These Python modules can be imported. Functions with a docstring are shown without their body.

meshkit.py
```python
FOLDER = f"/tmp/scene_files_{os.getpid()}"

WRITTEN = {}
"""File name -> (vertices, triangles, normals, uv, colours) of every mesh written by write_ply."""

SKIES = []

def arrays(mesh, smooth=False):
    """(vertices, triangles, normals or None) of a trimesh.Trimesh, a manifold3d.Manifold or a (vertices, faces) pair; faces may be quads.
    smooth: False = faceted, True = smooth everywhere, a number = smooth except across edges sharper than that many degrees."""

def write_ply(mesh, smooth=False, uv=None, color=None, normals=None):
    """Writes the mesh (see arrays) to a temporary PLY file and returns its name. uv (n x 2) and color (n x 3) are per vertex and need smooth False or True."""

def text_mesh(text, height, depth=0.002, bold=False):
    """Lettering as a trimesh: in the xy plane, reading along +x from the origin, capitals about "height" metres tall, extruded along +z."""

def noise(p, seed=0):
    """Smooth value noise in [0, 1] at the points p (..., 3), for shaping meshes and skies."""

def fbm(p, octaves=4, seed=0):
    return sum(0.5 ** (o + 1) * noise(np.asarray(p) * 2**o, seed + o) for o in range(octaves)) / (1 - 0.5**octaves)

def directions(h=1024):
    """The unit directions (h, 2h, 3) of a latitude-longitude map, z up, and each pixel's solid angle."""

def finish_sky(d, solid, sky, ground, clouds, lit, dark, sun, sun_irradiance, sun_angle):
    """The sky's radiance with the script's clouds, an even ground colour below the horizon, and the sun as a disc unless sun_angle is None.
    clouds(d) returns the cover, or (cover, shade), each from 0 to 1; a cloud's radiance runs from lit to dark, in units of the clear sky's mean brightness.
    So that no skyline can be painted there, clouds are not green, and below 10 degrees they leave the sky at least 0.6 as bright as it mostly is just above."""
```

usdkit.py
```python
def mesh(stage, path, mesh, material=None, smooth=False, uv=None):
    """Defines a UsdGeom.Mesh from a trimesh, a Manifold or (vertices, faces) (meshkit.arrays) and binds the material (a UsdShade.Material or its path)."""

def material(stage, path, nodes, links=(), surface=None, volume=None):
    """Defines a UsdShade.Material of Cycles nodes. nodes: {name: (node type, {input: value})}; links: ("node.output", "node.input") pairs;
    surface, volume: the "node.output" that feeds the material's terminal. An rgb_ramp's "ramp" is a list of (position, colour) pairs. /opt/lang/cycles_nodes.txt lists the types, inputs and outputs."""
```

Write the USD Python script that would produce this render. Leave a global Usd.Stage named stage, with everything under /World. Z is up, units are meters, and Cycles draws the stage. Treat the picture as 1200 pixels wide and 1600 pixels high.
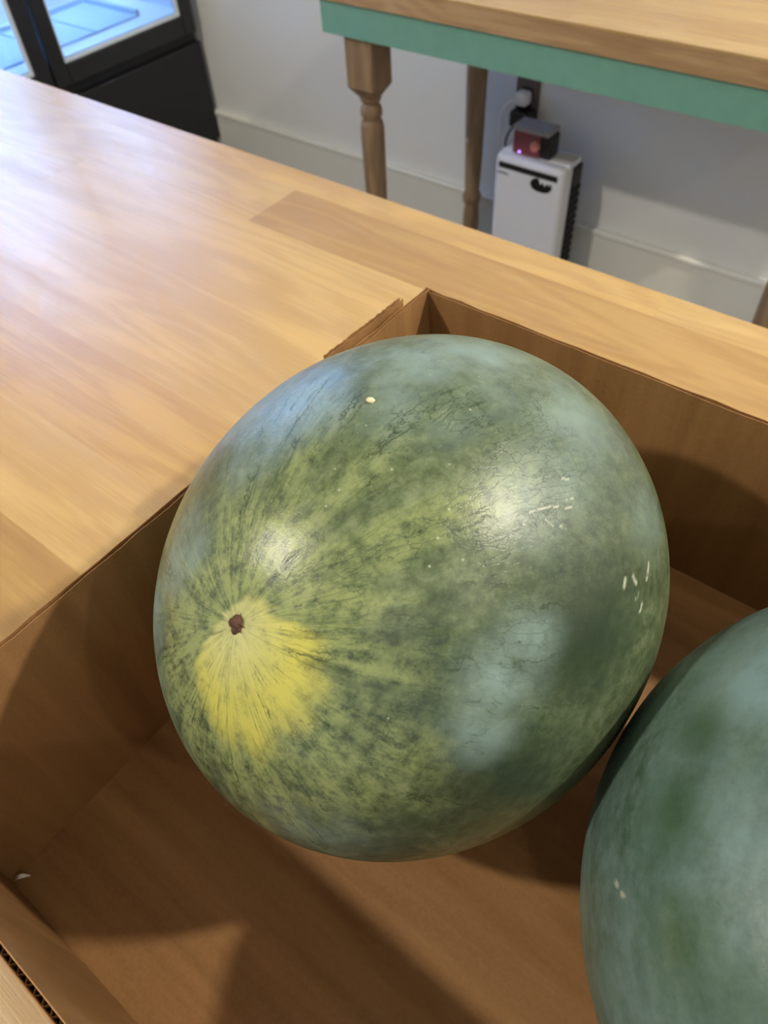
import math, random, numpy as np, trimesh, usdkit, meshkit
import manifold3d as m3
from pxr import Usd, UsdGeom, UsdLux, Gf, Sdf, Vt, UsdShade

stage = Usd.Stage.CreateInMemory()
UsdGeom.SetStageUpAxis(stage, 'Z'); UsdGeom.SetStageMetersPerUnit(stage, 1.0)
UsdGeom.Xform.Define(stage, '/World')
Z0 = 0.9                      # height of the counter top above the floor; builders below use z = 0 for the counter top

# ------------------------------------------------------------------ camera
cam = UsdGeom.Camera.Define(stage, '/World/Camera')
R_RIGHT = np.array([0.790767, 0.610032, -0.050632])
FWD = np.array([-0.41897988, 0.47908345, -0.77132024])
UP = np.array([-0.44617074, 0.63121996, 0.63442339])
R_RIGHT = np.cross(FWD, UP)
mat = np.eye(4); mat[0, :3] = R_RIGHT; mat[1, :3] = UP; mat[2, :3] = -FWD; mat[3, :3] = (0, 0, 0.5 + Z0)
cam.AddTransformOp().Set(Gf.Matrix4d(*mat.ravel().tolist()))
cam.CreateHorizontalApertureAttr(36.0); cam.CreateVerticalApertureAttr(48.0)
cam.CreateFocalLengthAttr(36.0 * 1149.05 / 1200)
cam.CreateFStopAttr(16.0); cam.CreateFocusDistanceAttr(0.36)
cam.CreateClippingRangeAttr(Gf.Vec2f(0.02, 100))
cam.CreateExposureAttr(1.33)

# ------------------------------------------------------------------ lights
dome = UsdLux.DomeLight.Define(stage, '/World/DomeLight')
dome.CreateIntensityAttr(0.07); dome.CreateColorAttr(Gf.Vec3f(0.94, 0.97, 1.0))

def downlight(name, pos, power, r, color):
    s = UsdLux.DiskLight.Define(stage, '/World/' + name)
    s.CreateRadiusAttr(r); s.CreateColorAttr(Gf.Vec3f(*color))
    s.CreateIntensityAttr(power / (math.pi * r * r) / math.pi)
    s.AddTranslateOp().Set((pos[0], pos[1], pos[2] + Z0))
WARM = (1.0, 0.91, 0.78)
downlight('CeilingLampLeft', (-1.50, -1.30, 2.12), 23, 0.07, WARM)
downlight('CeilingLampRight', (1.25, -1.30, 2.12), 2.5, 0.07, WARM)
downlight('CeilingLampSide', (2.4, 0.05, 2.12), 5, 0.07, WARM)
downlight('CeilingLampBack', (1.5, 1.4, 2.12), 33, 0.07, WARM)

# ------------------------------------------------------------------ helpers
used = {}
def numbered(parent, name):
    k = used.get((parent, name), 0); used[(parent, name)] = k + 1
    return name if k == 0 else f'{name}_{k:03d}'
BASE = {}
def thing(name, label, cat, base, group=None):
    p = '/World/' + numbered('', name)
    x = UsdGeom.Xform.Define(stage, p); x.AddTranslateOp().Set((base[0], base[1], base[2] + Z0))
    o = x.GetPrim(); o.SetCustomDataByKey('label', label); o.SetCustomDataByKey('category', cat)
    if group: o.SetCustomDataByKey('group', group)
    BASE[p] = np.array(base, float)
    return o
def obj(name, mesh, m, parent=None, label=None, cat=None, kind=None, smooth=30, primvars=None):
    """One Mesh; the mesh is given in counter coordinates (z = 0 on the counter top)."""
    pp = str(parent.GetPath()) if parent else '/World'
    p = pp + '/' + numbered(pp, name)
    v, f, _ = meshkit.arrays(mesh)
    root = '/World/' + pp.split('/')[2] if parent else None
    base = BASE[root] if parent and root in BASE else np.array([0, 0, -Z0])
    if not parent: base = np.array([0, 0, -Z0])
    g = usdkit.mesh(stage, p, (v - base, f), MAT[m], smooth=True if primvars else smooth)
    if primvars:
        api = UsdGeom.PrimvarsAPI(g)
        for k, a in primvars.items():
            api.CreatePrimvar(k, Sdf.ValueTypeNames.Color3fArray, 'vertex').Set(Vt.Vec3fArray.FromNumpy(np.asarray(a, np.float32)))
    o = g.GetPrim()
    if label: o.SetCustomDataByKey('label', label)
    if cat: o.SetCustomDataByKey('category', cat)
    if kind: o.SetCustomDataByKey('kind', kind)
    return o
def struct(name, mesh, m, parent=None, **k):
    return obj(name, mesh, m, parent, kind=None if parent else 'structure', **k)
def box(x0, x1, y0, y1, z0, z1, r=0.0):
    """A box, its edges rounded by r."""
    if r <= 0:
        b = trimesh.creation.box((x1 - x0, y1 - y0, z1 - z0)); b.apply_translation(((x0 + x1) / 2, (y0 + y1) / 2, (z0 + z1) / 2)); return b
    s = m3.Manifold.sphere(r, 12)
    pts = [s.translate((x, y, z)) for x in (x0 + r, x1 - r) for y in (y0 + r, y1 - r) for z in (z0 + r, z1 - r)]
    return man(m3.Manifold.batch_hull(pts))
def man(M):
    a = M.to_mesh(); return trimesh.Trimesh(a.vert_properties[:, :3], a.tri_verts, process=False)
def chamfer(x0, x1, y0, y1, z0, z1, c):
    """A box with chamfered edges (24 corners)."""
    P = []
    for sx in (0, 1):
        for sy in (0, 1):
            for sz in (0, 1):
                X, Y, Zc = (x0, x1)[sx], (y0, y1)[sy], (z0, z1)[sz]; dx, dy, dz = c * (1 - 2 * sx), c * (1 - 2 * sy), c * (1 - 2 * sz)
                P += [(X, Y + dy, Zc + dz), (X + dx, Y, Zc + dz), (X + dx, Y + dy, Zc)]
    return trimesh.convex.convex_hull(np.array(P))
def cat_(*ms): return trimesh.util.concatenate(list(ms))
def tube(path, r, n=12):
    path = np.asarray(path, float); m = len(path)
    t = np.gradient(path, axis=0); t /= np.linalg.norm(t, axis=1)[:, None]
    a = np.array([0.31, 0.2, 0.93]); V = []
    for i in range(m):
        u = np.cross(t[i], a); u /= np.linalg.norm(u); w = np.cross(t[i], u)
        rr = r[i] if np.ndim(r) else r
        V += [path[i] + rr * (math.cos(q) * u + math.sin(q) * w) for q in np.linspace(0, 2 * math.pi, n, endpoint=False)]
    F = []
    for i in range(m - 1):
        for k in range(n):
            A, B = i * n + k, i * n + (k + 1) % n; F += [(A, B, B + n), (A, B + n, A + n)]
    V += [path[0], path[-1]]
    for k in range(n):
        F += [(len(V) - 2, (k + 1) % n, k), (len(V) - 1, (m - 1) * n + k, (m - 1) * n + (k + 1) % n)]
    return trimesh.Trimesh(np.array(V), np.array(F), process=False)
def lathe(profile, n=40):
    return trimesh.creation.revolve(np.array(profile), sections=n)
def spline(P, n=60):
    from scipy.interpolate import CubicSpline
    P = np.asarray(P, float); s = np.r_[0, np.cumsum(np.linalg.norm(np.diff(P, axis=0), axis=1))]
    return CubicSpline(s, P)(np.linspace(0, s[-1], n))

# ------------------------------------------------------------------ materials
MAT = {}
def lin(r, g, b):
    return tuple((c / 255 / 12.92 if c <= 10 else ((c / 255 + 0.055) / 1.055) ** 2.4) for c in (r, g, b))
def material(name, nodes, links, surface='p.BSDF'):
    MAT[name] = usdkit.material(stage, '/World/Looks/' + name, nodes, links, surface=surface)
def plain(name, color, rough=0.5, var=0.06, scale=30, bump=0.0, bump_scale=200, **k):
    """A flat colour with a faint mottle and, if asked, a fine relief."""
    c2 = tuple(max(0, c * (1 - var)) for c in color); c1 = tuple(min(1, c * (1 + var)) for c in color)
    n = {'tc': ('texture_coordinate', {}), 'n': ('noise_texture', {'scale': scale, 'detail': 4.0}), 'r': ('rgb_ramp', {'ramp': [(0.3, c2), (0.7, c1)]}),
         'p': ('principled_bsdf', {'roughness': rough, **k})}
    l = [('tc.object', 'n.vector'), ('n.fac', 'r.fac'), ('r.color', 'p.base_color')]
    if bump:
        n['bn'] = ('noise_texture', {'scale': bump_scale, 'detail': 3.0}); n['b'] = ('bump', {'strength': bump, 'distance': 0.002})
        l += [('tc.object', 'bn.vector'), ('bn.fac', 'b.height'), ('b.normal', 'p.normal')]
    material(name, n, l)
def wood(name, light, dark, off, rough=0.36, contrast=1.0, along=(1, 0, 0), spec=0.5, coat=0.0):
    """Laminate wood: long grain, fine fibres and cathedral rings, running along one axis."""
    def sc(a, b): return tuple(a if q else b for q in along)
    mid = tuple((a + b) / 2 for a, b in zip(light, dark))
    n = {'tc': ('texture_coordinate', {}), 'm1': ('mapping', {'location': off, 'scale': sc(1.6, 15)}), 'g': ('noise_texture', {'scale': 2.2, 'detail': 6.0, 'roughness': 0.6, 'distortion': 0.5}),
         'm2': ('mapping', {'location': off, 'scale': sc(9, 260)}), 'f': ('noise_texture', {'scale': 1.6, 'detail': 4.0, 'roughness': 0.6}),
         'm3': ('mapping', {'location': off, 'scale': sc(1.3, 8)}), 'c': ('noise_texture', {'scale': 1.5, 'detail': 1.5, 'roughness': 0.45, 'distortion': 0.3}),
         'cm': ('math', {'math_type': 'multiply', 'value2': 60.0}), 'cs': ('math', {'math_type': 'sine'}), 'cc': ('math', {'math_type': 'multiply_add', 'value2': 0.06, 'value3': 0.0}),
         'fm': ('math', {'math_type': 'multiply_add', 'value2': 0.40, 'value3': -0.20}),
         'a1': ('math', {'math_type': 'add'}), 'a2': ('math', {'math_type': 'add'}),
         'r': ('rgb_ramp', {'ramp': [(0.22, dark), (0.48, mid), (0.60, light), (0.8, tuple(min(1, c * 1.08) for c in light))]}),
         'b': ('bump', {'strength': 0.12, 'distance': 0.001}),
         'rr': ('map_range', {'from_min': 0.2, 'from_max': 0.8, 'to_min': rough + 0.07, 'to_max': rough - 0.07}),
         'p': ('principled_bsdf', {'roughness': rough, 'specular_ior_level': spec, 'ior': 1.55, 'coat_weight': coat, 'coat_roughness': 0.12})}
    l = [('tc.object', 'm1.vector'), ('m1.vector', 'g.vector'), ('tc.object', 'm2.vector'), ('m2.vector', 'f.vector'), ('tc.object', 'm3.vector'), ('m3.vector', 'c.vector'),
         ('c.fac', 'cm.value1'), ('cm.value', 'cs.value1'), ('cs.value', 'cc.value1'), ('f.fac', 'fm.value1'),
         ('g.fac', 'a1.value1'), ('cc.value', 'a1.value2'), ('a1.value', 'a2.value1'), ('fm.value', 'a2.value2'), ('a2.value', 'r.fac'), ('r.color', 'p.base_color'),
         ('f.fac', 'b.height'), ('b.normal', 'p.normal'), ('g.fac', 'rr.value'), ('rr.result', 'p.roughness')]
    material(name, n, l)
tones = [((201, 166, 105), (181, 144, 86)), ((185, 150, 93), (166, 129, 76)), ((206, 173, 114), (188, 153, 95)), ((195, 159, 101), (176, 139, 85)), ((177, 143, 90), (159, 122, 75)), ((202, 170, 111), (183, 147, 92))]
for k, (a, b) in enumerate(tones):
    wood(f'plank_wood_{k}', lin(*a), lin(*b), (k * 1.37, k * 2.11, k * 0.7), rough=0.33, spec=0.75)
wood('table_edge_wood', lin(192, 156, 112), lin(160, 124, 84), (3.3, 1.2, 0.4), rough=0.5)  # edge wood toned darker in colour for the weaker light it gets
wood('leg_wood', lin(158, 130, 98), lin(124, 98, 72), (0.4, 0.7, 0.2), rough=0.6, along=(0, 0, 1))
plain('green_paint', lin(118, 170, 152), rough=0.5, var=0.05, scale=40, bump=0.1)
plain('wall_paint', lin(228, 229, 226), rough=0.75, var=0.02, scale=2.5, bump=0.15, bump_scale=60)
plain('baseboard_paint', lin(228, 228, 220), rough=0.5, var=0.015, scale=6)
plain('floor_vinyl', lin(120, 112, 100), rough=0.5, var=0.1, scale=5)
plain('ceiling_paint', lin(225, 222, 215), rough=0.9, var=0.02)
plain('black_metal', lin(30, 31, 36), rough=0.42, var=0.08, scale=60, bump=0.05)
plain('black_panel', lin(24, 24, 28), rough=0.55, var=0.08, scale=60, bump=0.08)
plain('black_rubber', lin(14, 14, 16), rough=0.7)
plain('cooler_liner', lin(186, 198, 212), rough=0.35, var=0.01)
plain('tray_blue', lin(146, 168, 186), rough=0.4, var=0.02)
plain('wire_white', lin(235, 240, 245), rough=0.4, var=0.01)
plain('gasket_white', lin(220, 230, 235), rough=0.5, var=0.01)
plain('white_plastic', lin(232, 233, 236), rough=0.35, var=0.01)
plain('grey_plastic', lin(150, 152, 158), rough=0.45, var=0.03)
plain('dark_plastic', lin(26, 26, 30), rough=0.45, var=0.06)
plain('badge_black', lin(18, 20, 24), rough=0.3, var=0.05)
plain('maroon_plastic', lin(122, 58, 58), rough=0.45, var=0.08)
plain('taupe_plastic', lin(150, 142, 136), rough=0.5, var=0.05)
plain('knob_pink', lin(205, 128, 112), rough=0.4, var=0.05)
plain('brown_plate', lin(96, 86, 82), rough=0.5, var=0.06)
plain('cream_crumb', lin(240, 222, 180), rough=0.7)
plain('sliver_white', lin(235, 225, 220), rough=0.4)
material('led_strip', {'e': ('emission', {'color': (0.46, 0.64, 1.0), 'strength': 270.0})}, [], 'e.emission')
material('led_purple', {'e': ('emission', {'color': (0.35, 0.18, 1.0), 'strength': 2.0})}, [], 'e.emission')
material('door_glass', {'f': ('fresnel', {'IOR': 1.45}), 't': ('transparent_bsdf', {'color': (0.94, 0.98, 0.98)}), 'g': ('glossy_bsdf', {'roughness': 0.02, 'color': (1, 1, 1)}), 'm': ('mix_closure', {})},
         [('f.fac', 'm.fac'), ('t.BSDF', 'm.closure1'), ('g.BSDF', 'm.closure2')], 'm.closure')

def cardboard(name, a, b, stripe_axis, seed):
    """Kraft liner: fibre mottle, faint flute ridges and a few scuffs."""
    sc = {'x': (7, 90, 90), 'y': (90, 7, 90), 'z': (90, 90, 7)}[stripe_axis]
    sl = {'x': (1.2, 16, 16), 'y': (16, 1.2, 16), 'z': (16, 16, 1.2)}[stripe_axis]
    material(name, {'tc': ('texture_coordinate', {}), 'm1': ('mapping', {'scale': sc, 'location': (seed, seed, seed)}), 'n1': ('noise_texture', {'scale': 1.0, 'detail': 3.0}),
        'm2': ('mapping', {'scale': sl, 'location': (seed, 2 * seed, seed)}), 'n2': ('noise_texture', {'scale': 2.0, 'detail': 4.0, 'distortion': 0.4}), 'n3': ('noise_texture', {'scale': 420.0, 'detail': 3.0}),
        'w1': ('math', {'math_type': 'multiply_add', 'value2': 0.35, 'value3': 0.0}), 'w2': ('math', {'math_type': 'multiply_add', 'value2': 0.45}), 'w3': ('math', {'math_type': 'multiply_add', 'value2': 0.20}),
        'r': ('rgb_ramp', {'ramp': [(0.30, a), (0.70, b)]}), 'bh': ('math', {'math_type': 'multiply_add', 'value2': 0.8}),
        'b': ('bump', {'strength': 0.35, 'distance': 0.0012}), 'p': ('principled_bsdf', {'roughness': 0.55, 'specular_ior_level': 0.35})},
        [('tc.object', 'm1.vector'), ('m1.vector', 'n1.vector'), ('tc.object', 'm2.vector'), ('m2.vector', 'n2.vector'), ('tc.object', 'n3.vector'),
         ('n1.fac', 'w1.value1'), ('n2.fac', 'w2.value1'), ('w1.value', 'w2.value3'), ('n3.fac', 'w3.value1'), ('w2.value', 'w3.value3'), ('w3.value', 'r.fac'), ('r.color', 'p.base_color'),
         ('n2.fac', 'bh.value1'), ('n1.fac', 'bh.value3'), ('bh.value', 'b.height'), ('b.normal', 'p.normal')])
KA, KB = lin(130, 94, 56), lin(172, 130, 84)
cardboard('kraft_x', KA, KB, 'x', 3.1)
cardboard('kraft_z', KA, KB, 'z', 1.7)

# rind: reads the melon's own coordinates (primvars written by make_melon)
def rind(name, base_d, base_m, base_l, yellow_c, bloom_c, vein_amt, dk):
    n = {'ra': ('attribute', {'attribute': 'rest'}), 'sa': ('attribute', {'attribute': 'streak'}), 'ma': ('attribute', {'attribute': 'mask'}), 'mb': ('attribute', {'attribute': 'mask_b'}),
         'sm': ('separate_color', {}), 'sb': ('separate_color', {}), 'ss': ('separate_xyz', {}),
         # base mottle
         'n1': ('noise_texture', {'scale': 3.2, 'detail': 6.0, 'roughness': 0.62}), 'n2': ('noise_texture', {'scale': 38.0, 'detail': 6.0, 'roughness': 0.75}),
         'st_m': ('mapping', {'scale': (3.4, 3.4, 0.9)}), 'st': ('noise_texture', {'scale': 1.6, 'detail': 5.0, 'roughness': 0.6, 'distortion': 0.35}),
         'fs_m': ('mapping', {'scale': (6.5, 6.5, 2.6)}), 'fs': ('noise_texture', {'scale': 1.7, 'detail': 6.0, 'roughness': 0.68, 'distortion': 0.9}),
         'u1': ('math', {'math_type': 'multiply_add', 'value2': 0.40, 'value3': 0.0}), 'u2': ('math', {'math_type': 'multiply_add', 'value2': 0.40}), 'u3': ('math', {'math_type': 'multiply_add', 'value2': 0.72}), 
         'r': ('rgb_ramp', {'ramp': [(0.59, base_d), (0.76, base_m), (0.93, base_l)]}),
         # dark and light regions
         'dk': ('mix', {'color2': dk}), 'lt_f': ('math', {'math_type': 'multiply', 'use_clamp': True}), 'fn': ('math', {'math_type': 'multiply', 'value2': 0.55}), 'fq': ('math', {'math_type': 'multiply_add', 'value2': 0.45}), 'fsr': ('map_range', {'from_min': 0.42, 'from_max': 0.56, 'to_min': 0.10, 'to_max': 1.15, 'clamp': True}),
         'lt': ('mix', {'color2': lin(152, 164, 104)}),
         'yf': ('math', {'math_type': 'multiply', 'use_clamp': True}), 'fsy': ('map_range', {'from_min': 0.34, 'from_max': 0.52, 'to_min': 0.45, 'to_max': 1.0, 'clamp': True}), 'yp': ('map_range', {'from_min': 0.03, 'from_max': 0.22, 'to_min': 1.0, 'to_max': 0.0, 'clamp': True}), 'yc': ('mix', {'color1': yellow_c, 'color2': lin(204, 204, 140)}), 'ye': ('mix', {}),
         'bn': ('noise_texture', {'scale': 7.0, 'detail': 6.0, 'roughness': 0.65}), 'bnr': ('map_range', {'from_min': 0.36, 'from_max': 0.62, 'to_min': 0.3, 'to_max': 1.25, 'clamp': True}), 'bf': ('math', {'math_type': 'multiply', 'use_clamp': True}), 'bl': ('mix', {'color2': bloom_c}),
         # cracks: cell borders in stretched, warped coordinates
         'wn': ('noise_texture', {'scale': 22.0, 'detail': 5.0, 'roughness': 0.65}), 'wv': ('vector_math', {'math_type': 'multiply_add', 'vector2': (2.0, 2.0, 2.0)}), 'cm': ('mapping', {'scale': (26.0, 26.0, 11.0)}), 'vo': ('voronoi_texture', {'feature': 'distance_to_edge', 'scale': 1.0}),
         'cr': ('map_range', {'from_min': 0.0, 'from_max': 0.06, 'to_min': 0.9, 'to_max': 0.0, 'clamp': True}), 'cn': ('noise_texture', {'scale': 11.0, 'detail': 5.0}), 'cnr': ('map_range', {'from_min': 0.44, 'from_max': 0.56, 'to_min': 0.0, 'to_max': 1.0, 'clamp': True}), 
         'cf': ('math', {'math_type': 'multiply', 'use_clamp': True}), 'cf2': ('math', {'math_type': 'multiply', 'value2': vein_amt, 'use_clamp': True}), 'cf3': ('math', {'math_type': 'multiply', 'use_clamp': True}), 'ck': ('mix', {'color2': lin(46, 62, 42)}),
         # hair veins along the meridians near the stem
         'vm': ('mapping', {'scale': (5.0, 5.0, 0.9)}), 'vn': ('noise_texture', {'scale': 1.7, 'detail': 3.0, 'roughness': 0.55, 'distortion': 0.25}), 'va': ('math', {'math_type': 'subtract', 'value2': 0.5}), 'vb': ('math', {'math_type': 'absolute'}),
         'vr': ('map_range', {'from_min': 0.0, 'from_max': 0.013, 'to_min': 0.7, 'to_max': 0.0, 'clamp': True}), 'vg': ('map_range', {'from_min': 0.20, 'from_max': 1.0, 'to_min': 1.0, 'to_max': 0.0, 'clamp': True}), 'vf': ('math', {'math_type': 'multiply', 'use_clamp': True}), 'vk': ('mix', {'color2': lin(80, 96, 48)}),
         # pale specks and scars
         'sv': ('voronoi_texture', {'feature': 'f1', 'scale': 70.0}), 'sr': ('map_range', {'from_min': 0.08, 'from_max': 0.16, 'to_min': 1.0, 'to_max': 0.0, 'clamp': True}), 'sc2': ('separate_color', {}), 'sg': ('map_range', {'from_min': 0.90, 'from_max': 0.94, 'to_min': 0.0, 'to_max': 0.8, 'clamp': True}), 'sh': ('map_range', {'from_min': 0.4, 'from_max': 0.9, 'to_min': 0.0, 'to_max': 1.0, 'clamp': True}), 'si': ('math', {'math_type': 'multiply'}), 'sf': ('math', {'math_type': 'multiply', 'use_clamp': True}), 'sk': ('mix', {'color2': lin(196, 204, 178)}),
         'scm': ('mix', {'color2': lin(178, 184, 164)}), 'lm': ('mapping', {'scale': (4.2, 4.2, 0.9)}), 'lw': ('vector_math', {'math_type': 'multiply_add', 'vector2': (0.40, 0.40, 0.40)}), 'ln': ('noise_texture', {'scale': 1.7, 'detail': 2.5, 'roughness': 0.5}), 'la': ('math', {'math_type': 'subtract', 'value2': 0.5}), 'lb': ('math', {'math_type': 'absolute'}), 'lr': ('map_range', {'from_min': 0.002, 'from_max': 0.013, 'to_min': 0.8, 'to_max': 0.0, 'clamp': True}), 'lg': ('map_range', {'from_min': 0.9, 'from_max': 1.4, 'to_min': 1.0, 'to_max': 0.0, 'clamp': True}), 'lh': ('math', {'math_type': 'multiply'}), 'lf': ('math', {'math_type': 'multiply', 'use_clamp': True}), 'lv': ('math', {'math_type': 'multiply', 'value2': vein_amt, 'use_clamp': True}), 'lk': ('mix', {'color2': lin(48, 64, 40)}), 'lx': ('math', {'math_type': 'maximum'}),
         'bh': ('math', {'math_type': 'multiply', 'value2': -0.10}), 'bh2': ('math', {'math_type': 'multiply_add', 'value2': 0.5}), 'b': ('bump', {'strength': 0.45, 'distance': 0.0012}),
         'ro': ('map_range', {'from_min': 0.0, 'from_max': 1.0, 'to_min': 0.27, 'to_max': 0.5, 'clamp': True}),
         'p': ('principled_bsdf', {'roughness': 0.4, 'specular_ior_level': 0.5})}
    l = [('ma.color', 'sm.color'), ('mb.color', 'sb.color'), ('sa.vector', 'ss.vector'), ('ra.vector', 'n1.vector'), ('ra.vector', 'n2.vector'), ('sa.vector', 'st_m.vector'), ('st_m.vector', 'st.vector'), ('sa.vector', 'fs_m.vector'), ('fs_m.vector', 'fs.vector'),
         ('n1.fac', 'u1.value1'), ('st.fac', 'u2.value1'), ('u1.value', 'u2.value3'), ('n2.fac', 'u3.value1'), ('u2.value', 'u3.value3'), ('u3.value', 'r.fac'),
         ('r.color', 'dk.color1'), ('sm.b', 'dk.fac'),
         ('n2.fac', 'fn.value1'), ('fs.fac', 'fq.value1'), ('fn.value', 'fq.value3'), ('fq.value', 'fsr.value'), ('fsr.result', 'lt_f.value1'), ('sb.r', 'lt_f.value2'), ('lt_f.value', 'lt.fac'), ('dk.color', 'lt.color1'),
         ('fq.value', 'fsy.value'), ('fsy.result', 'yf.value1'), ('sm.r', 'yf.value2'), ('yf.value', 'ye.fac'), ('lt.color', 'ye.color1'), ('ss.z', 'yp.value'), ('yp.result', 'yc.fac'), ('yc.color', 'ye.color2'),
         ('ra.vector', 'bn.vector'), ('bn.fac', 'bnr.value'), ('bnr.result', 'bf.value1'), ('sm.g', 'bf.value2'), ('bf.value', 'bl.fac'), ('ye.color', 'bl.color1'),
         ('ra.vector', 'wn.vector'), ('wn.color', 'wv.vector1'), ('sa.vector', 'cm.vector'), ('cm.vector', 'wv.vector3'), ('wv.vector', 'vo.vector'), ('vo.distance', 'cr.value'), ('ra.vector', 'cn.vector'), ('cn.fac', 'cnr.value'), ('cr.result', 'cf.value1'), ('cnr.result', 'cf.value2'), ('cf.value', 'cf2.value1'), ('cf2.value', 'cf3.value1'), ('sb.g', 'cf3.value2'), ('cf3.value', 'ck.fac'), ('bl.color', 'ck.color1'),
         ('sa.vector', 'vm.vector'), ('vm.vector', 'vn.vector'), ('vn.fac', 'va.value1'), ('va.value', 'vb.value1'), ('vb.value', 'vr.value'), ('ss.z', 'vg.value'), ('vr.result', 'vf.value1'), ('vg.result', 'vf.value2'), ('vf.value', 'vk.fac'), ('ck.color', 'vk.color1'),
         ('ra.vector', 'sv.vector'), ('sv.distance', 'sr.value'), ('sv.color', 'sc2.color'), ('sc2.r', 'sg.value'), ('sb.g', 'sh.value'), ('sr.result', 'si.value1'), ('sh.result', 'si.value2'), ('si.value', 'sf.value1'), ('sg.result', 'sf.value2'), ('sf.value', 'sk.fac'), ('vk.color', 'sk.color1'),
         ('sa.vector', 'lm.vector'), ('wn.color', 'lw.vector1'), ('lm.vector', 'lw.vector3'), ('lw.vector', 'ln.vector'), ('ln.fac', 'la.value1'), ('la.value', 'lb.value1'), ('lb.value', 'lr.value'), ('ss.z', 'lg.value'), ('lr.result', 'lh.value1'), ('lg.result', 'lh.value2'), ('lh.value', 'lf.value1'), ('cnr.result', 'lf.value2'), ('lf.value', 'lv.value1'), ('lv.value', 'lk.fac'), ('sk.color', 'lk.color1'), ('sb.b', 'scm.fac'), ('lk.color', 'scm.color1'), ('scm.color', 'p.base_color'),
         ('cf3.value', 'lx.value1'), ('lv.value', 'lx.value2'), ('lx.value', 'bh.value1'), ('n2.fac', 'bh2.value1'), ('bh.value', 'bh2.value3'), ('bh2.value', 'b.height'), ('b.normal', 'p.normal'), ('bf.value', 'ro.value'), ('ro.result', 'p.roughness')]
    material(name, n, l)
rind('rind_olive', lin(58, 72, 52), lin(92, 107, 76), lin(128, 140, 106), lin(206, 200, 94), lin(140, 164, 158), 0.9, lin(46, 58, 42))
rind('rind_blue_green', lin(62, 84, 60), lin(86, 110, 98), lin(112, 132, 124), lin(200, 200, 100), lin(130, 160, 160), 0.15, lin(58, 88, 54))
plain('stem_brown', lin(92, 62, 48), rough=0.8, var=0.35, scale=300, bump=0.4, bump_scale=600)

# ------------------------------------------------------------------ the room
FLOOR, CEIL, YW, XW = -0.90, 2.15, 2.0, -3.25
struct('floor', box(XW, 3.4, -3.2, YW + .1, FLOOR - .05, FLOOR), 'floor_vinyl')
struct('ceiling', box(XW, 3.4, -3.2, YW + .1, CEIL, CEIL + .05), 'ceiling_paint')
struct('wall_back', box(XW - .1, 3.4, YW, YW + .1, FLOOR, CEIL), 'wall_paint')
struct('wall_left', box(XW - .1, XW, -3.2, YW, FLOOR, CEIL), 'wall_paint')
struct('baseboard_back', cat_(chamfer(XW, 3.4, YW - .016, YW, FLOOR, -.712, .002), chamfer(XW, 3.4, YW - .022, YW, -.716, -.699, .004)), 'baseboard_paint')

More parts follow.
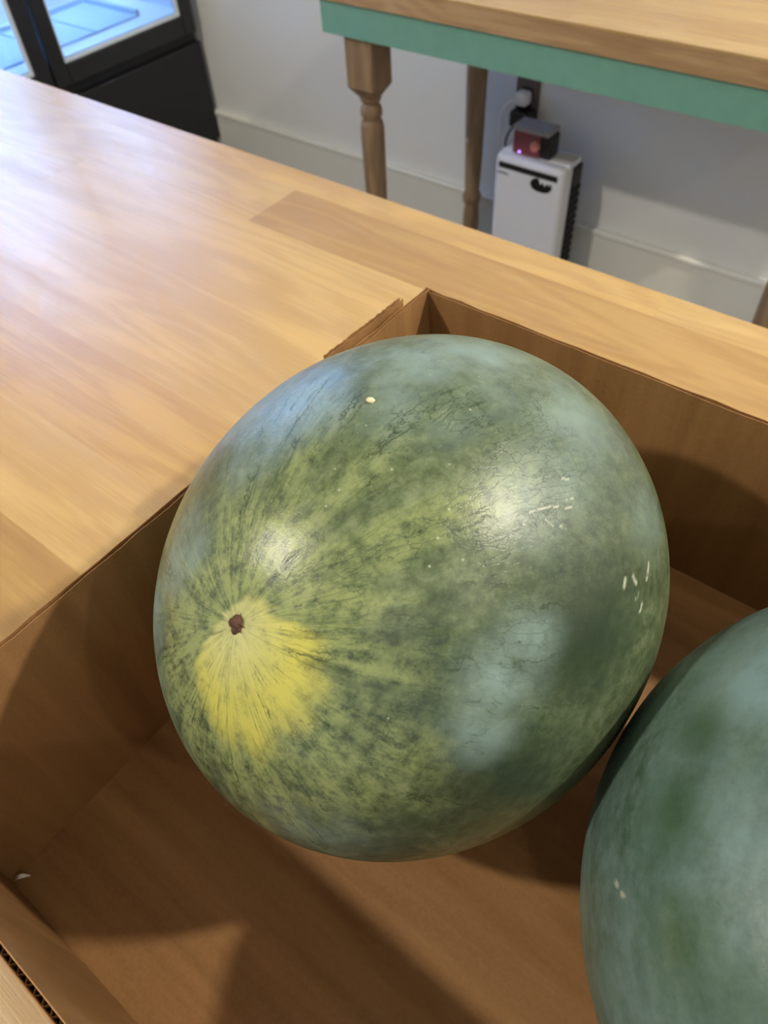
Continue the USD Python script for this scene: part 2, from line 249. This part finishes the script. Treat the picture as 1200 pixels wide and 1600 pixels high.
# ------------------------------------------------------------------ butcher-block tables (counter and wall table)
def turned_leg(parent, x, y, ztop, zbot, s=.076):
    """Square block on top, turned shaft with rings, square-ish foot."""
    H = ztop - zbot
    blk = chamfer(-s / 2, s / 2, -s / 2, s / 2, ztop - .125, ztop, .002)
    tip = man(m3.Manifold.batch_hull([m3.Manifold.cube((s - .004, s - .004, .001), True).translate((0, 0, ztop - .1245)), m3.Manifold.cylinder(.002, .026, .026, 32, True).translate((0, 0, ztop - .146))]))
    zs = ztop - .146
    prof = [(0.0, zs + .003), (.026, zs + .003), (.0265, zs - .004), (.024, zs - .011), (.019, zs - .015), (.019, zs - .019), (.024, zs - .023), (.0268, zs - .032), (.0262, zs - .043), (.0225, zs - .051), (.022, zs - .054),
            (.0265, zs - .060), (.029, zs - .072), (.0295, zs - .09), (.0290, zs - .13), (.0282, zs - .22), (.026, zs - .34), (.0235, zs - .425), (.0225, zs - .44), (.029, zs - .452), (.030, zs - .462), (.027, zs - .474),
            (.021, zs - .482), (.024, zs - .50), (.026, zs - .54), (.022, zbot + .03), (.020, zbot), (0.0, zbot)]
    sh = lathe(prof[::-1], 36)
    g = cat_(blk, tip, sh); g.apply_translation((x, y, 0))
    obj('leg', g, 'leg_wood', parent, smooth=35)
def butcher_table(parent, x0, x1, y0, y1, ztop, seams, ends, th, lip, apron, inset, legs, rs, pick=(0, 1, 2, 3, 4, 5)):
    """Top of flush laminate planks on a core, wood edge band, painted apron, turned legs."""
    e = .00002
    rows = [y0] + list(seams) + [y1]; k = 0
    for i in range(len(rows) - 1):
        cuts = [x0] + sorted(c for c in ends[i] if x0 + .02 < c < x1 - .02) + [x1]
        for a, b in zip(cuts[:-1], cuts[1:]):
            k += 1
            obj('plank', box(a + e, b - e, rows[i] + e, rows[i + 1] - e, ztop - .004, ztop), f'plank_wood_{pick[rs.randrange(len(pick))]}', parent, smooth=False)
    obj('core_board', chamfer(x0, x1, y0, y1, ztop - th, ztop - .004, .001), 'table_edge_wood', parent, smooth=False)
    a = apron
    fr = [box(x0 + inset, x1 - inset, y0 + inset, y0 + inset + .022, ztop - th - a, ztop - th), box(x0 + inset, x1 - inset, y1 - inset - .022, y1 - inset, ztop - th - a, ztop - th),
          box(x0 + inset, x0 + inset + .022, y0 + inset + .022, y1 - inset - .022, ztop - th - a, ztop - th), box(x1 - inset - .022, x1 - inset, y0 + inset + .022, y1 - inset - .022, ztop - th - a, ztop - th)]
    for m in fr: obj('apron_board', m, 'green_paint', parent, smooth=False)
    if lip:
        obj('leg_frame', box(x0 + inset + .022, x1 - inset - .022, y0 + inset + .022, y1 - inset - .022, ztop - th - a + .012, ztop - th - a + .03), 'leg_wood', parent, smooth=False)
    for lx, ly in legs: turned_leg(parent, lx, ly, ztop - th - a + .012, FLOOR)

rs = random.Random(5)
ct = thing('serving_counter', 'near butcher-block laminate counter that the open carton stands on', 'counter', (-.5, .2, FLOOR))
seam = [-.192, -.092, .008, .108, .208, .311, .411, .509, .604, .700]
nrow = len(seam) + 1
cend = [[rs.uniform(-1.9, -.9), rs.uniform(-.6, .1), rs.uniform(.4, 1.0)] for _ in range(nrow)]
cend[5] = [-1.35, -.02, .62]; cend[6] = [-1.5, -.30, .5]; cend[7] = [-.774, .35]; cend[8] = [-1.067, -.10, .7]; cend[9] = [-1.45, -.727, .25]; cend[10] = [-1.3, -.2, .6]
butcher_table(ct, -1.95, 1.15, -.30, .746, 0.0, seam, cend, .040, True, .075, .02, [(-1.85, -.20), (-1.85, .65), (1.05, -.20), (1.05, .65)], rs)

zt = .022
wt = thing('wall_table', 'far butcher-block table with green apron and turned legs against the white wall', 'table', (-.70, 1.69, FLOOR))
tx0, tx1, ty0, ty1 = -1.302, -.09, 1.393, 1.985
tse = [1.44, 1.54, 1.64, 1.74, 1.84, 1.93]
tend = [[rs.uniform(tx0 + .2, tx0 + .5), rs.uniform(tx0 + .6, tx1 - .1)] for _ in range(7)]
butcher_table(wt, tx0, tx1, ty0, ty1, zt, tse, tend, .044, True, .066, .008, [(-1.207, 1.452), (-1.207, 1.925), (-.185, 1.452), (-.185, 1.925)], rs, (0, 2, 3, 5))

# ------------------------------------------------------------------ glass-door display cooler
cb = thing('display_cooler', 'black two-door glass display cooler glowing pale blue', 'cooler', (-2.8, 1.34, FLOOR))
cx, cxb, cy0, cy1, cz0, cz1 = -2.475, -3.20, .70, 1.985, -.34, 1.20
body = [box(cxb, cx, cy0, cy1, FLOOR + .05, -.43), box(cxb, cx, cy0, cy0 + .03, -.43, cz1 + .1), box(cxb, cx, cy1 - .03, cy1, -.43, cz1 + .1), box(cxb, cxb + .03, cy0 + .03, cy1 - .03, -.43, cz1 + .1), box(cxb + .03, cx, cy0 + .03, cy1 - .03, cz1 + .02, cz1 + .1)]
obj('cabinet_body', cat_(*body), 'black_metal', cb, smooth=False)
obj('lower_panel', box(cx, cx + .028, cy0, cy1, FLOOR + .10, -.455, .006), 'black_panel', cb)
obj('foot_rail', box(cx - .03, cx, cy0 + .03, cy1 - .03, FLOOR, FLOOR + .10), 'black_rubber', cb, smooth=False)
obj('interior_floor', box(cxb + .034, cx - .004, cy0 + .034, cy1 - .034, -.43, -.352), 'cooler_liner', cb, smooth=False)
obj('floor_tray', cat_(box(-2.872, -2.56, 1.815, 1.832, -.352, -.330), box(-2.872, -2.855, cy0 + .05, 1.815, -.352, -.330), box(-2.855, -2.56, cy0 + .05, 1.815, -.352, -.346), *[box(-2.855, -2.56, y, y + .008, -.346, -.341) for y in (1.10, 1.45, 1.63)]), 'tray_blue', cb, smooth=False)
obj('interior_back', box(-2.93, -2.92, cy0 + .034, cy1 - .034, -.352, cz1), 'cooler_liner', cb, smooth=False)
for yy in (cy0 + .034, cy1 - .040): obj('interior_side', box(-2.92, cx - .004, yy, yy + .006, -.352, cz1), 'cooler_liner', cb, smooth=False)
obj('interior_top', box(-2.92, cx - .004, cy0 + .04, cy1 - .04, cz1, cz1 + .016), 'cooler_liner', cb, smooth=False)
for yy in (cy0 + .075, 1.34, cy1 - .075):
    obj('light_strip', box(cx - .066, cx - .052, yy - .012, yy + .012, .42, cz1 - .03, .004), 'led_strip', cb)
    obj('added_strip_cover', cat_(box(cx - .050, cx - .044, yy - .032, yy + .032, .40, cz1 - .01), box(cx - .066, cx - .050, yy - .032, yy - .028, .40, cz1 - .01), box(cx - .066, cx - .050, yy + .028, yy + .032, .40, cz1 - .01)), 'black_metal', cb, smooth=False)  # unseen cover added so the hot glint of the strips misses the counter
for zz in (.10, .48):
    wires = [box(-2.90, -2.54, y - .002, y + .002, zz - .002, zz + .002) for y in np.arange(cy0 + .06, cy1 - .05, .03)] + [box(x - .003, x + .003, cy0 + .045, cy1 - .045, zz - .006, zz - .001) for x in (-2.89, -2.72, -2.55)]
    obj('wire_shelf', cat_(*wires), 'wire_white', cb, smooth=False)
def cooler_door(y0, y1, hinge_side):
    w, d0, d1 = .052, cx + .002, cx + .042
    zb, zt_ = -.418, cz1 + .06
    fr = cat_(chamfer(d0, d1, y0, y0 + w, zb, zt_, .004), chamfer(d0, d1, y1 - w, y1, zb, zt_, .004), chamfer(d0, d1, y0 + w, y1 - w, zb, zb + .062, .004), chamfer(d0, d1, y0 + w, y1 - w, zt_ - .06, zt_, .004))
    d = obj('door', fr, 'black_metal', cb, smooth=False)
    obj('glass_pane', box(d0 + .012, d0 + .016, y0 + w, y1 - w, zb + .062, zt_ - .06), 'door_glass', d, smooth=False)
    g = .008
    obj('gasket', cat_(box(d0 + .017, d0 + .030, y0 + w, y0 + w + g, zb + .062, zt_ - .06), box(d0 + .017, d0 + .030, y1 - w - g, y1 - w, zb + .062, zt_ - .06),
                       box(d0 + .017, d0 + .030, y0 + w + g, y1 - w - g, zb + .062, zb + .062 + g), box(d0 + .017, d0 + .030, y0 + w + g, y1 - w - g, zt_ - .06 - g, zt_ - .06)), 'gasket_white', d, smooth=False)
    hy = y0 + .02 if hinge_side > 0 else y1 - .02
    obj('handle', box(d1, d1 + .025, hy - .008, hy + .008, .15, .55, .006), 'black_metal', d)
cooler_door(1.362, 1.965, 1)
cooler_door(.715, 1.352, -1)

# ------------------------------------------------------------------ air purifier and what is on and behind it
px0, px1, py0, py1, pz = -1.058, -.842, 1.80, 1.905, -.460
ap = thing('air_purifier', 'slim white air purifier with dark slot and oval badge standing under the far table', 'air purifier', (-.95, 1.85, FLOOR))
obj('front_shell', box(px0, px1, py0, py1 - .045, FLOOR + .02, pz, .014), 'white_plastic', ap)
obj('rear_housing', box(px0 + .004, px1 + .004, py1 - .052, py1, FLOOR + .015, pz - .012, .006), 'dark_plastic', ap)
obj('top_cap', box(px0 + .004, px1 - .002, py0 + .030, py1 - .004, pz - .014, pz + .003, .005), 'white_plastic', ap)
obj('vent_slot', box(px0 + .014, px1 - .018, py0 - .0015, py0 + .01, pz - .034, pz - .018, .001), 'dark_plastic', ap)
for zz in np.arange(FLOOR + .05, pz - .06, .022):
    obj('side_louver', box(px1 + .002, px1 + .0075, py1 - .046, py1 - .006, zz, zz + .012), 'black_rubber', ap, smooth=False)
bt = np.linspace(0, 2 * math.pi, 40, endpoint=False)
from shapely.geometry import Polygon
oval = Polygon([(.033 * np.sign(math.cos(t)) * abs(math.cos(t)) ** .8, .0185 * math.sin(t)) for t in bt])
def flat(poly, th): return cat_(*[trimesh.creation.extrude_polygon(g, th, engine='earcut') for g in getattr(poly, 'geoms', [poly])])
notch = Polygon([(-.012, .022), (.030, .022), (.026, .002), (.018, .009), (.012, -.001), (.004, .008), (-.003, .001)])
def on_front(m, x, z, y): # drawing plane xy -> the purifier's front
    m.apply_transform(np.array([[1, 0, 0, x], [0, 0, -1, y], [0, 1, 0, z], [0, 0, 0, 1]])); return m
bd = obj('badge', on_front(flat(oval.difference(notch), .003), -.907, -.513, py0 + .001), 'badge_black', ap, smooth=False)
obj('logo_print', on_front(flat(Polygon([(-.020, -.0035), (.020, -.0035), (.020, -.001), (.012, .0035), (-.016, .0035)]), .0012), -1.030, -.508, py0 + .0005), 'grey_plastic', ap, smooth=False)

gx0, gx1, gy0, gy1 = -1.018, -.905, 1.822, 1.878
gd = thing('gadget_box', 'small maroon box with pink knob and grey top lying on the white purifier', 'gadget', (-.96, 1.85, pz + .003))
obj('case', box(gx0, gx1 - .03, gy0, gy1, pz + .003, pz + .068, .004), 'maroon_plastic', gd)
obj('side_block', box(gx1 - .036, gx1, gy0 + .003, gy1, pz + .003, pz + .064, .006), 'dark_plastic', gd)
obj('top_plate', box(gx0 - .003, gx1 - .004, gy0 - .004, gy1 + .002, pz + .064, pz + .078, .004), 'taupe_plastic', gd)
k = lathe([(0, 0), (.013, 0), (.014, .006), (.011, .012), (0, .0125)], 24); k.apply_transform(np.array([[1, 0, 0, gx1 - .042], [0, 0, -1, gy0], [0, 1, 0, pz + .036], [0, 0, 0, 1]])); obj('knob', k, 'knob_pink', gd)
obj('indicator_light', box(gx0 + .020, gx0 + .026, gy0 - .002, gy0 + .002, pz + .008, pz + .012), 'led_purple', gd, smooth=False)

wo = thing('wall_outlet', 'dark outlet plate on the white wall behind the far table', 'outlet', (-1.08, YW, -.40))
obj('plate', box(-1.117, -1.043, YW - .007, YW, -.455, -.335, .003), 'brown_plate', wo)
for zz in (-.372, -.418): obj('socket', box(-1.097, -1.063, YW - .010, YW - .006, zz - .014, zz + .014, .0015), 'dark_plastic', wo)
pg = thing('power_plug', 'white power plug with cord in the wall outlet behind the purifier', 'plug', (-1.085, YW - .02, -.375))
obj('plug_body', box(-1.102, -1.062, YW - .046, YW - .010, -.398, -.362, .008), 'white_plastic', pg)
obj('cord', tube(spline([(-1.085, YW - .045, -.380), (-1.118, YW - .062, -.395), (-1.128, YW - .068, -.46), (-1.112, YW - .070, -.55), (-1.06, YW - .07, -.68), (-1.0, YW - .085, -.80)]), .0045), 'white_plastic', pg)
pk = thing('black_adapter', 'black power adapter plugged in below the white plug', 'adapter', (-1.08, YW - .03, -.42))
obj('adapter_body', box(-1.105, -1.045, YW - .058, YW - .010, -.452, -.408, .006), 'dark_plastic', pk)
obj('cord', tube(spline([(-1.09, YW - .05, -.45), (-1.10, YW - .075, -.49), (-1.06, YW - .082, -.56), (-1.02, YW - .085, -.70)]), .003), 'dark_plastic', pk)

# ------------------------------------------------------------------ open cardboard carton
BX0, BX1, BY0, BY1, BH, T = -.281, .335, -.070, .395, .181, .0034
cz = thing('cardboard_carton', 'low open corrugated cardboard carton holding two watermelons on the counter', 'carton', (.03, .16, 0))
def corrugated(p0, p1, z0, z1, lean0, lean1, normal, name='side_wall', bow=0.0, ztop=None):
    """A wall of two liners and a fluted core between, flutes upright. p0..p1: the foot line of its inner face; normal: horizontal, pointing out; lean: offset of the top."""
    p0, p1, nrm = np.array(p0, float), np.array(p1, float), np.array(normal, float)
    L = np.linalg.norm(p1 - p0); n = max(8, int(L / .0054) * 8)
    s = np.linspace(0, 1, n + 1); rng = np.random.RandomState(int(L * 1000) + int(abs(p0[0]) * 1000))
    def sheet(off0, off1, jag):
        V = []
        zt_all = (ztop(s) if ztop else np.full(n + 1, z1)) + jag
        lv = np.linspace(0, 1, 7)
        for q in lv:
            zz = z0 + (zt_all - z0) * q
            lean = (lean0 + (lean1 - lean0) * s) * q + bow * np.sin(math.pi * s) * q
            for o in (off0, off1):
                P = p0[None] + (p1 - p0)[None] * s[:, None] + nrm[None] * (o + lean)[:, None]
                V.append(np.c_[P, zz])
        V = np.concatenate(V); m = n + 1; F = []
        idx = lambda q, side, i: (q * 2 + side) * m + i
        i = np.arange(n)
        for q in range(6):
            for side in (0, 1):
                a, b, c, d = idx(q, side, i), idx(q, side, i + 1), idx(q + 1, side, i + 1), idx(q + 1, side, i)
                F.append(np.c_[a, b, c] if side == 0 else np.c_[a, c, b]); F.append(np.c_[a, c, d] if side == 0 else np.c_[a, d, c])
            for e in (0, n):
                a, b, c, d = idx(q, 0, e), idx(q, 1, e), idx(q + 1, 1, e), idx(q + 1, 0, e); F.append(np.array([[a, b, c], [a, c, d]] if e else [[a, c, b], [a, d, c]]))
        for q in (0, 6):
            a, b, c, d = idx(q, 0, i), idx(q, 0, i + 1), idx(q, 1, i + 1), idx(q, 1, i)
            
            if q: F.append(np.c_[a, b, c]); F.append(np.c_[a, c, d])
            else: F.append(np.c_[a, c, b]); F.append(np.c_[a, d, c])
        m_ = trimesh.Trimesh(V, np.concatenate(F), process=False)
        if m_.volume < 0: m_.invert()
        return m_
    one = np.ones(n + 1)
    slow = np.interp(s, np.linspace(0, 1, 40), rng.uniform(-.0006, .0006, 40)); slow2 = np.interp(s, np.linspace(0, 1, 40), rng.uniform(-.0008, .0006, 40))
    wave = .5 * (T - .0008) * (1 + np.sin(2 * math.pi * s * n / 8)) + .0002
    w = cat_(sheet(0 * one, .0005 * one, slow), sheet((T - .0005) * one, T * one, slow2), sheet(wave, wave + .0004, slow - .0035))
    return w
obj('floor_panel', box(BX0 - .002, BX1 + .002, BY0 - .002, BY1 + .006, .0004, .0055), 'kraft_x', cz, smooth=False)
zf = .0052
obj('left_wall', corrugated((BX0 + .004, BY0), (BX0 + .004, BY1 - .006), zf, BH, 0, 0, (-1, 0)), 'kraft_z', cz, smooth=40)
obj('back_wall', corrugated((BX0, BY1), (BX1, BY1), zf, BH - .001, -.009, -.009, (0, 1)), 'kraft_z', cz, smooth=40)
obj('front_wall', corrugated((BX0, BY0 + .002), (BX1, BY0 + .002), zf, BH, -.011, -.011, (0, -1), bow=.004), 'kraft_z', cz, smooth=40)
obj('right_wall', corrugated((BX1 - .004, BY0), (BX1 - .004, BY1), zf, BH, 0, 0, (1, 0)), 'kraft_z', cz, smooth=40)
obj('corner_flap', corrugated((BX0 - .0012, .281), (BX0 - .0012, .363), BH - .06, BH + .0035, .0035, .0005, (-1, 0)), 'kraft_z', cz, smooth=40)

# ------------------------------------------------------------------ watermelons
def interp_lon(table, lon):
    t = sorted(table); a = np.array([q[0] for q in t], float); r = np.array([q[1] for q in t], float)
    return np.interp(lon, np.r_[a[-1] - 360, a, a[0] + 360], np.r_[r[-1], r, r[0]])
def smooth01(x): x = np.clip(x, 0, 1); return x * x * (3 - 2 * x)
def spot(n, d, ang, soft=1.0):
    d = np.array(d, float); d /= np.linalg.norm(d)
    a = np.degrees(np.arccos(np.clip(n @ d, -1, 1))); return smooth01((ang - a) / (ang * soft))
def stroke(n, pts, width):
    """Distance mask along a polyline of directions."""
    out = np.zeros(len(n)); P = [np.array(p, float) / np.linalg.norm(p) for p in pts]
    for a, b in zip(P[:-1], P[1:]):
        d = b - a; t = np.clip(((n - a) @ d) / (d @ d), 0, 1); dist = np.linalg.norm(n - (a + t[:, None] * d), axis=1)
        out = np.maximum(out, smooth01((width - dist) / width * 1.6))
    return out
def make_melon(c, A3, radii, nlon, nlat, lump, seed):
    """Unit directions in the melon's own frame, its surface in counter coordinates, and the faces. A3: rows are the frame's axes."""
    th = np.linspace(0, math.pi, nlat + 1); ph = np.linspace(0, 2 * math.pi, nlon, endpoint=False)
    TH, PH = np.meshgrid(th[1:-1], ph, indexing='ij')
    n = np.stack([np.sin(TH) * np.cos(PH), np.sin(TH) * np.sin(PH), np.cos(TH)], -1).reshape(-1, 3)
    n = np.vstack([n, [0, 0, 1], [0, 0, -1]])
    F = []; i = np.arange(nlon); j = (i + 1) % nlon
    for r in range(nlat - 2): F += [np.c_[r * nlon + i, (r + 1) * nlon + i, (r + 1) * nlon + j], np.c_[r * nlon + i, (r + 1) * nlon + j, r * nlon + j]]
    F += [np.c_[np.full(nlon, len(n) - 2), i, j], np.c_[np.full(nlon, len(n) - 1), (nlat - 2) * nlon + j, (nlat - 2) * nlon + i]]
    lon = np.arctan2(n[:, 1], n[:, 0]); pol = np.arccos(np.clip(n[:, 2], -1, 1))
    d = lump * (meshkit.fbm(n * 2.3 + 11, 3, seed) - .5) + lump * .25 * (meshkit.noise(np.c_[np.cos(lon) * 3, np.sin(lon) * 3, pol * .8] + 5, seed + 9) - .5)
    d -= .012 * np.exp(-(pol / .10) ** 2)              # dimple at the stem
    loc = n * np.array(radii) * (1 + d)[:, None]
    return n, loc @ np.array(A3) + np.array(c), np.concatenate(F), lon, pol
def frame(psi, th):
    ax = np.array([math.cos(psi) * math.cos(th), math.sin(psi) * math.cos(th), math.sin(th)])
    s = np.cross([0, 0, 1], ax); s /= np.linalg.norm(s); return np.array([s, np.cross(ax, s), ax])

c1 = np.array([-.27346282, .36273853, .30753083]) * .5
A1 = frame(4.64881426, .77000346); rad1 = (.25170735 * .5, .25170735 * 1.12503 * .5, .30415406 * .5)
n, V, F, lon, pol = make_melon(c1, A1, rad1, 900, 640, .008, 3)
V[:, 2] += .0065 - V[:, 2].min()
dl, dp = np.degrees(lon), np.degrees(pol)
wob = meshkit.fbm(n * 9, 3, 4) - .5
wst = meshkit.noise(np.c_[np.cos(lon) * 9, np.sin(lon) * 9, pol * 1.5] + 20, 6) - .5
yr = interp_lon([(122, 3), (40, 8), (25, 14), (7, 18), (-9, 18), (-28, 19), (-47, 21), (-66, 19), (-86, 17), (-108, 14), (-121, 10), (-133, 6), (-160, 3.5)], dl)
yellow = smooth01((1.22 - dp / (yr * (1 + .28 * wst)) + .35 * wob) / .40)
lr = interp_lon([(165, 20), (142, 20), (92, 18), (52, 23), (39, 28), (28, 24), (-1, 28), (-12, 38), (-41, 35), (-74, 36), (-98, 30), (-123, 26), (-153, 22), (-175, 20)], dl)
light = np.maximum(.9 * smooth01((20 + 6 * np.cos(np.radians(dl - 110)) - dp + 14 * wob + 8 * wst) / 11), .8 * smooth01((1.35 - dp / (lr * (1 + .8 * wst)) + .6 * wob) / .75))
def band(l0, l1, p0, p1, wid):
    cl = l0 + (l1 - l0) * np.clip((dp - p0) / (p1 - p0), 0, 1); q = np.abs((dl - cl + 180) % 360 - 180) * np.sin(pol)
    return smooth01((wid * (1 + wob) - q) / wid * 1.3) * smooth01((dp - p0) / 8) * smooth01((p1 - dp) / 10)
light = np.maximum(light, .55 * band(53, 57, 14, 60, 6)); light = np.maximum(light, .50 * band(108, 104, 10, 38, 5)); light = np.maximum(light, .45 * band(80, 82, 15, 40, 6)); light = np.maximum(light, .5 * band(-8, -8, 20, 48, 7)); light = np.maximum(light, .35 * band(-40, -45, 20, 52, 6))
bloom_glint = np.maximum.reduce([.75 * spot(n, (-.42, .02, .90), 14) * smooth01((dp - 8) / 6), .6 * spot(n, (-.45, -.25, .86), 14), .75 * spot(n, (-.117, .814, .569), 16), .85 * spot(n, (-.252, .60, .76), 13), .65 * spot(n, (-.349, .412, .842), 13), .65 * spot(n, (-.314, .063, .947), 8), 0.85 * spot(n, (.706, .193, .682), 12), .7 * spot(n, (.72, .05, .69), 11), .8 * spot(n, (.70, .29, .65), 10), .45 * spot(n, (.687, .718, .117), 16),  # waxy bloom; the bluish top patches also paint the cooler's highlight
                           .75 * spot(n, (.023, .913, .408), 26), .6 * spot(n, (.35, .90, .30), 24), .55 * spot(n, (.50, .68, .53), 18), .55 * spot(n, (.0, .70, .70), 13), .55 * spot(n, (.432, -.563, .704), 20), .45 * spot(n, (.128, .741, .659), 13), .6 * spot(n, (-.6, .5, .5), 34), .4 * spot(n, (-.5, -.5, .6), 40)])
dark = np.maximum.reduce([.95 * spot(n, (.806, .359, .47), 26), .8 * spot(n, (.842, -.116, .526), 24), .5 * spot(n, (.62, -.40, .66), 18), 0 * dp])  # dark green zones; the lower-right ones also put shade into the colour
crack = np.clip(.25 + .9 * np.maximum(spot(n, (.32, .52, .8), 40), .6 * spot(n, (.45, .0, .88), 24)) + .3 * spot(n, (.1, .8, .55), 30), 0, 1) * smooth01((dp - 8) / 10)
from functools import reduce
scar = reduce(np.maximum, [stroke(n, p, w) for p, w in (
    (((.505, .600, .620), (.530, .632, .565), (.548, .640, .535)), .0032), (((.556, .640, .530), (.572, .652, .497)), .0028), (((.545, .600, .586), (.575, .592, .566)), .0030), (((.585, .600, .548), (.602, .596, .532)), .0040),
    (((.803, .570, .17), (.815, .552, .178), (.828, .528, .19)), .010), (((.80, .53, .28), (.815, .515, .262)), .012), (((.835, .49, .25), (.842, .475, .258)), .013), (((.79, .52, .325), (.80, .50, .33)), .010), (((.86, .46, .22), (.868, .44, .23)), .010), (((.545, .66, .50), (.553, .668, .48)), .006),
    (((.50, .71, .495), (.515, .715, .475)), .005))])
scar = scar * smooth01((meshkit.fbm(n * 60, 3, 2) - .30) / .2)
pit = reduce(np.maximum, [spot(n, p, a) for p, a in (((.085, .691, .718), .7), ((.068, .700, .711), .5), ((-.014, .688, .725), .55), ((-.035, .655, .755), .4))])
dark = np.maximum(dark, pit)
mel = thing('watermelon', 'round green watermelon with a yellow patch at its brown stem end', 'watermelon', (c1[0], c1[1], .0055))
wo_r = obj('rind', trimesh.Trimesh(V, F, process=False), 'rind_olive', mel, primvars={'rest': n * .5 + .5, 'streak': np.c_[np.cos(lon), np.sin(lon), pol], 'mask': np.c_[yellow, bloom_glint, dark], 'mask_b': np.c_[light, crack, scar]})
tip = V[len(n) - 2]
def stem(parent, tip, A3, s=1.0):
    rng = np.random.RandomState(8); blobs = []
    for (x, y, z, r) in ((.000, .0022, .0015, .0030), (-.0022, -.0004, .0008, .0024), (.0018, -.0012, .0002, .0022), (.0002, -.0030, -.0003, .0026), (.0008, .0008, .0022, .0020)):
        b = trimesh.creation.icosphere(3, r * s); b.vertices *= 1 + .28 * (meshkit.fbm(b.vertices * 900 / s + x * 999, 3, 1)[:, None] - .5)
        b.vertices = b.vertices * (1, 1, .8) + np.array((x, y, z)) * s; blobs.append(b)
    for q in (15, -25, 95, 170, -100, 140):
        t = math.radians(q); L = rng.uniform(.004, .008) * s
        blobs.append(tube([(math.cos(t) * u * L, math.sin(t) * u * L, .0006 - .0006 * u) for u in np.linspace(.1, 1, 6)], np.linspace(.0007, .0002, 6) * s, 6))
    m = cat_(*blobs); m.vertices = m.vertices @ A3 + tip
    obj('stem_scar', m, 'stem_brown', parent, smooth=True)
stem(mel, tip - A1[2] * .0004, A1, .8)

c2 = np.array([.2396, .36041933, .2749628]) * .5
A2 = frame(1.59089359, -.01454983); rad2 = (.26095489 * .5, .26095489 * .5, .29595197 * .5)
n2, V2, F2, lon2, pol2 = make_melon(c2, A2, rad2, 560, 420, .006, 21)
V2[:, 2] += .0065 - V2[:, 2].min()
dp2 = np.degrees(pol2)
wst2 = meshkit.fbm(np.c_[np.cos(lon2) * 5, np.sin(lon2) * 5, pol2 * 1.6] + 3, 3, 15) - .5
bloom_glint2 = np.clip(np.maximum.reduce([.9 * spot(n2, (.728, .684, .052), 20), .95 * spot(n2, (.613, .675, -.409), 24), .7 * spot(n2, (.2, .95, .1), 50), .45 * spot(n2, (.9, .2, -.3), 40), 0.45 + 0 * dp2]) + 1.2 * wst2 - .1, 0, 1)
dark2 = np.clip(np.maximum.reduce([.9 * spot(n2, (.807, .581, -.103), 10), .8 * spot(n2, (.776, .524, -.353), 14), .6 * spot(n2, (.61, .501, -.615), 14), .6 * spot(n2, (.468, .589, -.659), 12)]) + .4 * wst2, 0, 1)
bloom_glint2 *= 1 - .75 * dark2
scar2 = np.maximum(stroke(n2, ((.80, .305, -.515), (.803, .300, -.512)), .012), stroke(n2, ((.780, .325, -.535), (.775, .335, -.54)), .010))
me2 = thing('watermelon', 'dull blue-green watermelon lying to the right of the yellow-patched one', 'watermelon', (c2[0], c2[1], .0055))
obj('rind', trimesh.Trimesh(V2, F2, process=False), 'rind_blue_green', me2, primvars={'rest': n2 * .5 + .5, 'streak': np.c_[np.cos(lon2), np.sin(lon2), pol2], 'mask': np.c_[0 * dp2, bloom_glint2, dark2], 'mask_b': np.c_[.25 * np.clip(wst2 * 3, 0, 1), .3 + 0 * dp2, scar2]})
stem(me2, V2[len(n2) - 2], A2, 1.0)

# ------------------------------------------------------------------ small things
kf = np.argmin(np.linalg.norm(n - np.array([-.09, .669, .738]), axis=1)); nf = (n[kf] / np.array(rad1)) @ A1; nf /= np.linalg.norm(nf)
cr = trimesh.creation.icosphere(2, .0018); cr.vertices *= (1 + .6 * (meshkit.fbm(cr.vertices * 800, 3, 3)[:, None] - .5)); cr.vertices = cr.vertices * (1, .8, .55) + V[kf] + nf * .0006
obj('crumb', cr, 'cream_crumb', label='tiny cream crumb stuck on top of the yellow-patched watermelon', cat='crumb', smooth=True)
sp = spline([(-.2738, -.0662, .0085), (-.2710, -.0630, .0115), (-.2680, -.0585, .0085)], 10)
sv = np.array([p + q for p, w in zip(sp, np.sin(np.linspace(.35, math.pi - .2, 10))) for q in (np.array((.0006, -.0010, .0004)) * w, np.array((-.0007, .0014, .0010)) * w, np.array((-.0007, .0014, .0018)) * w, np.array((.0006, -.0010, .0012)) * w)])
sfc = []
for q in range(9):
    for e in range(4):
        a, b = q * 4 + e, q * 4 + (e + 1) % 4; sfc += [(a, b, b + 4), (a, b + 4, a + 4)]
sfc += [(0, 2, 1), (0, 3, 2), (36, 37, 38), (36, 38, 39)]
obj('white_sliver', trimesh.Trimesh(sv, np.array(sfc), process=False), 'sliver_white', label='tiny curled white sliver in the front left corner of the carton', cat='paper scrap')  # thin white sliver standing in for a bright streak in the corner
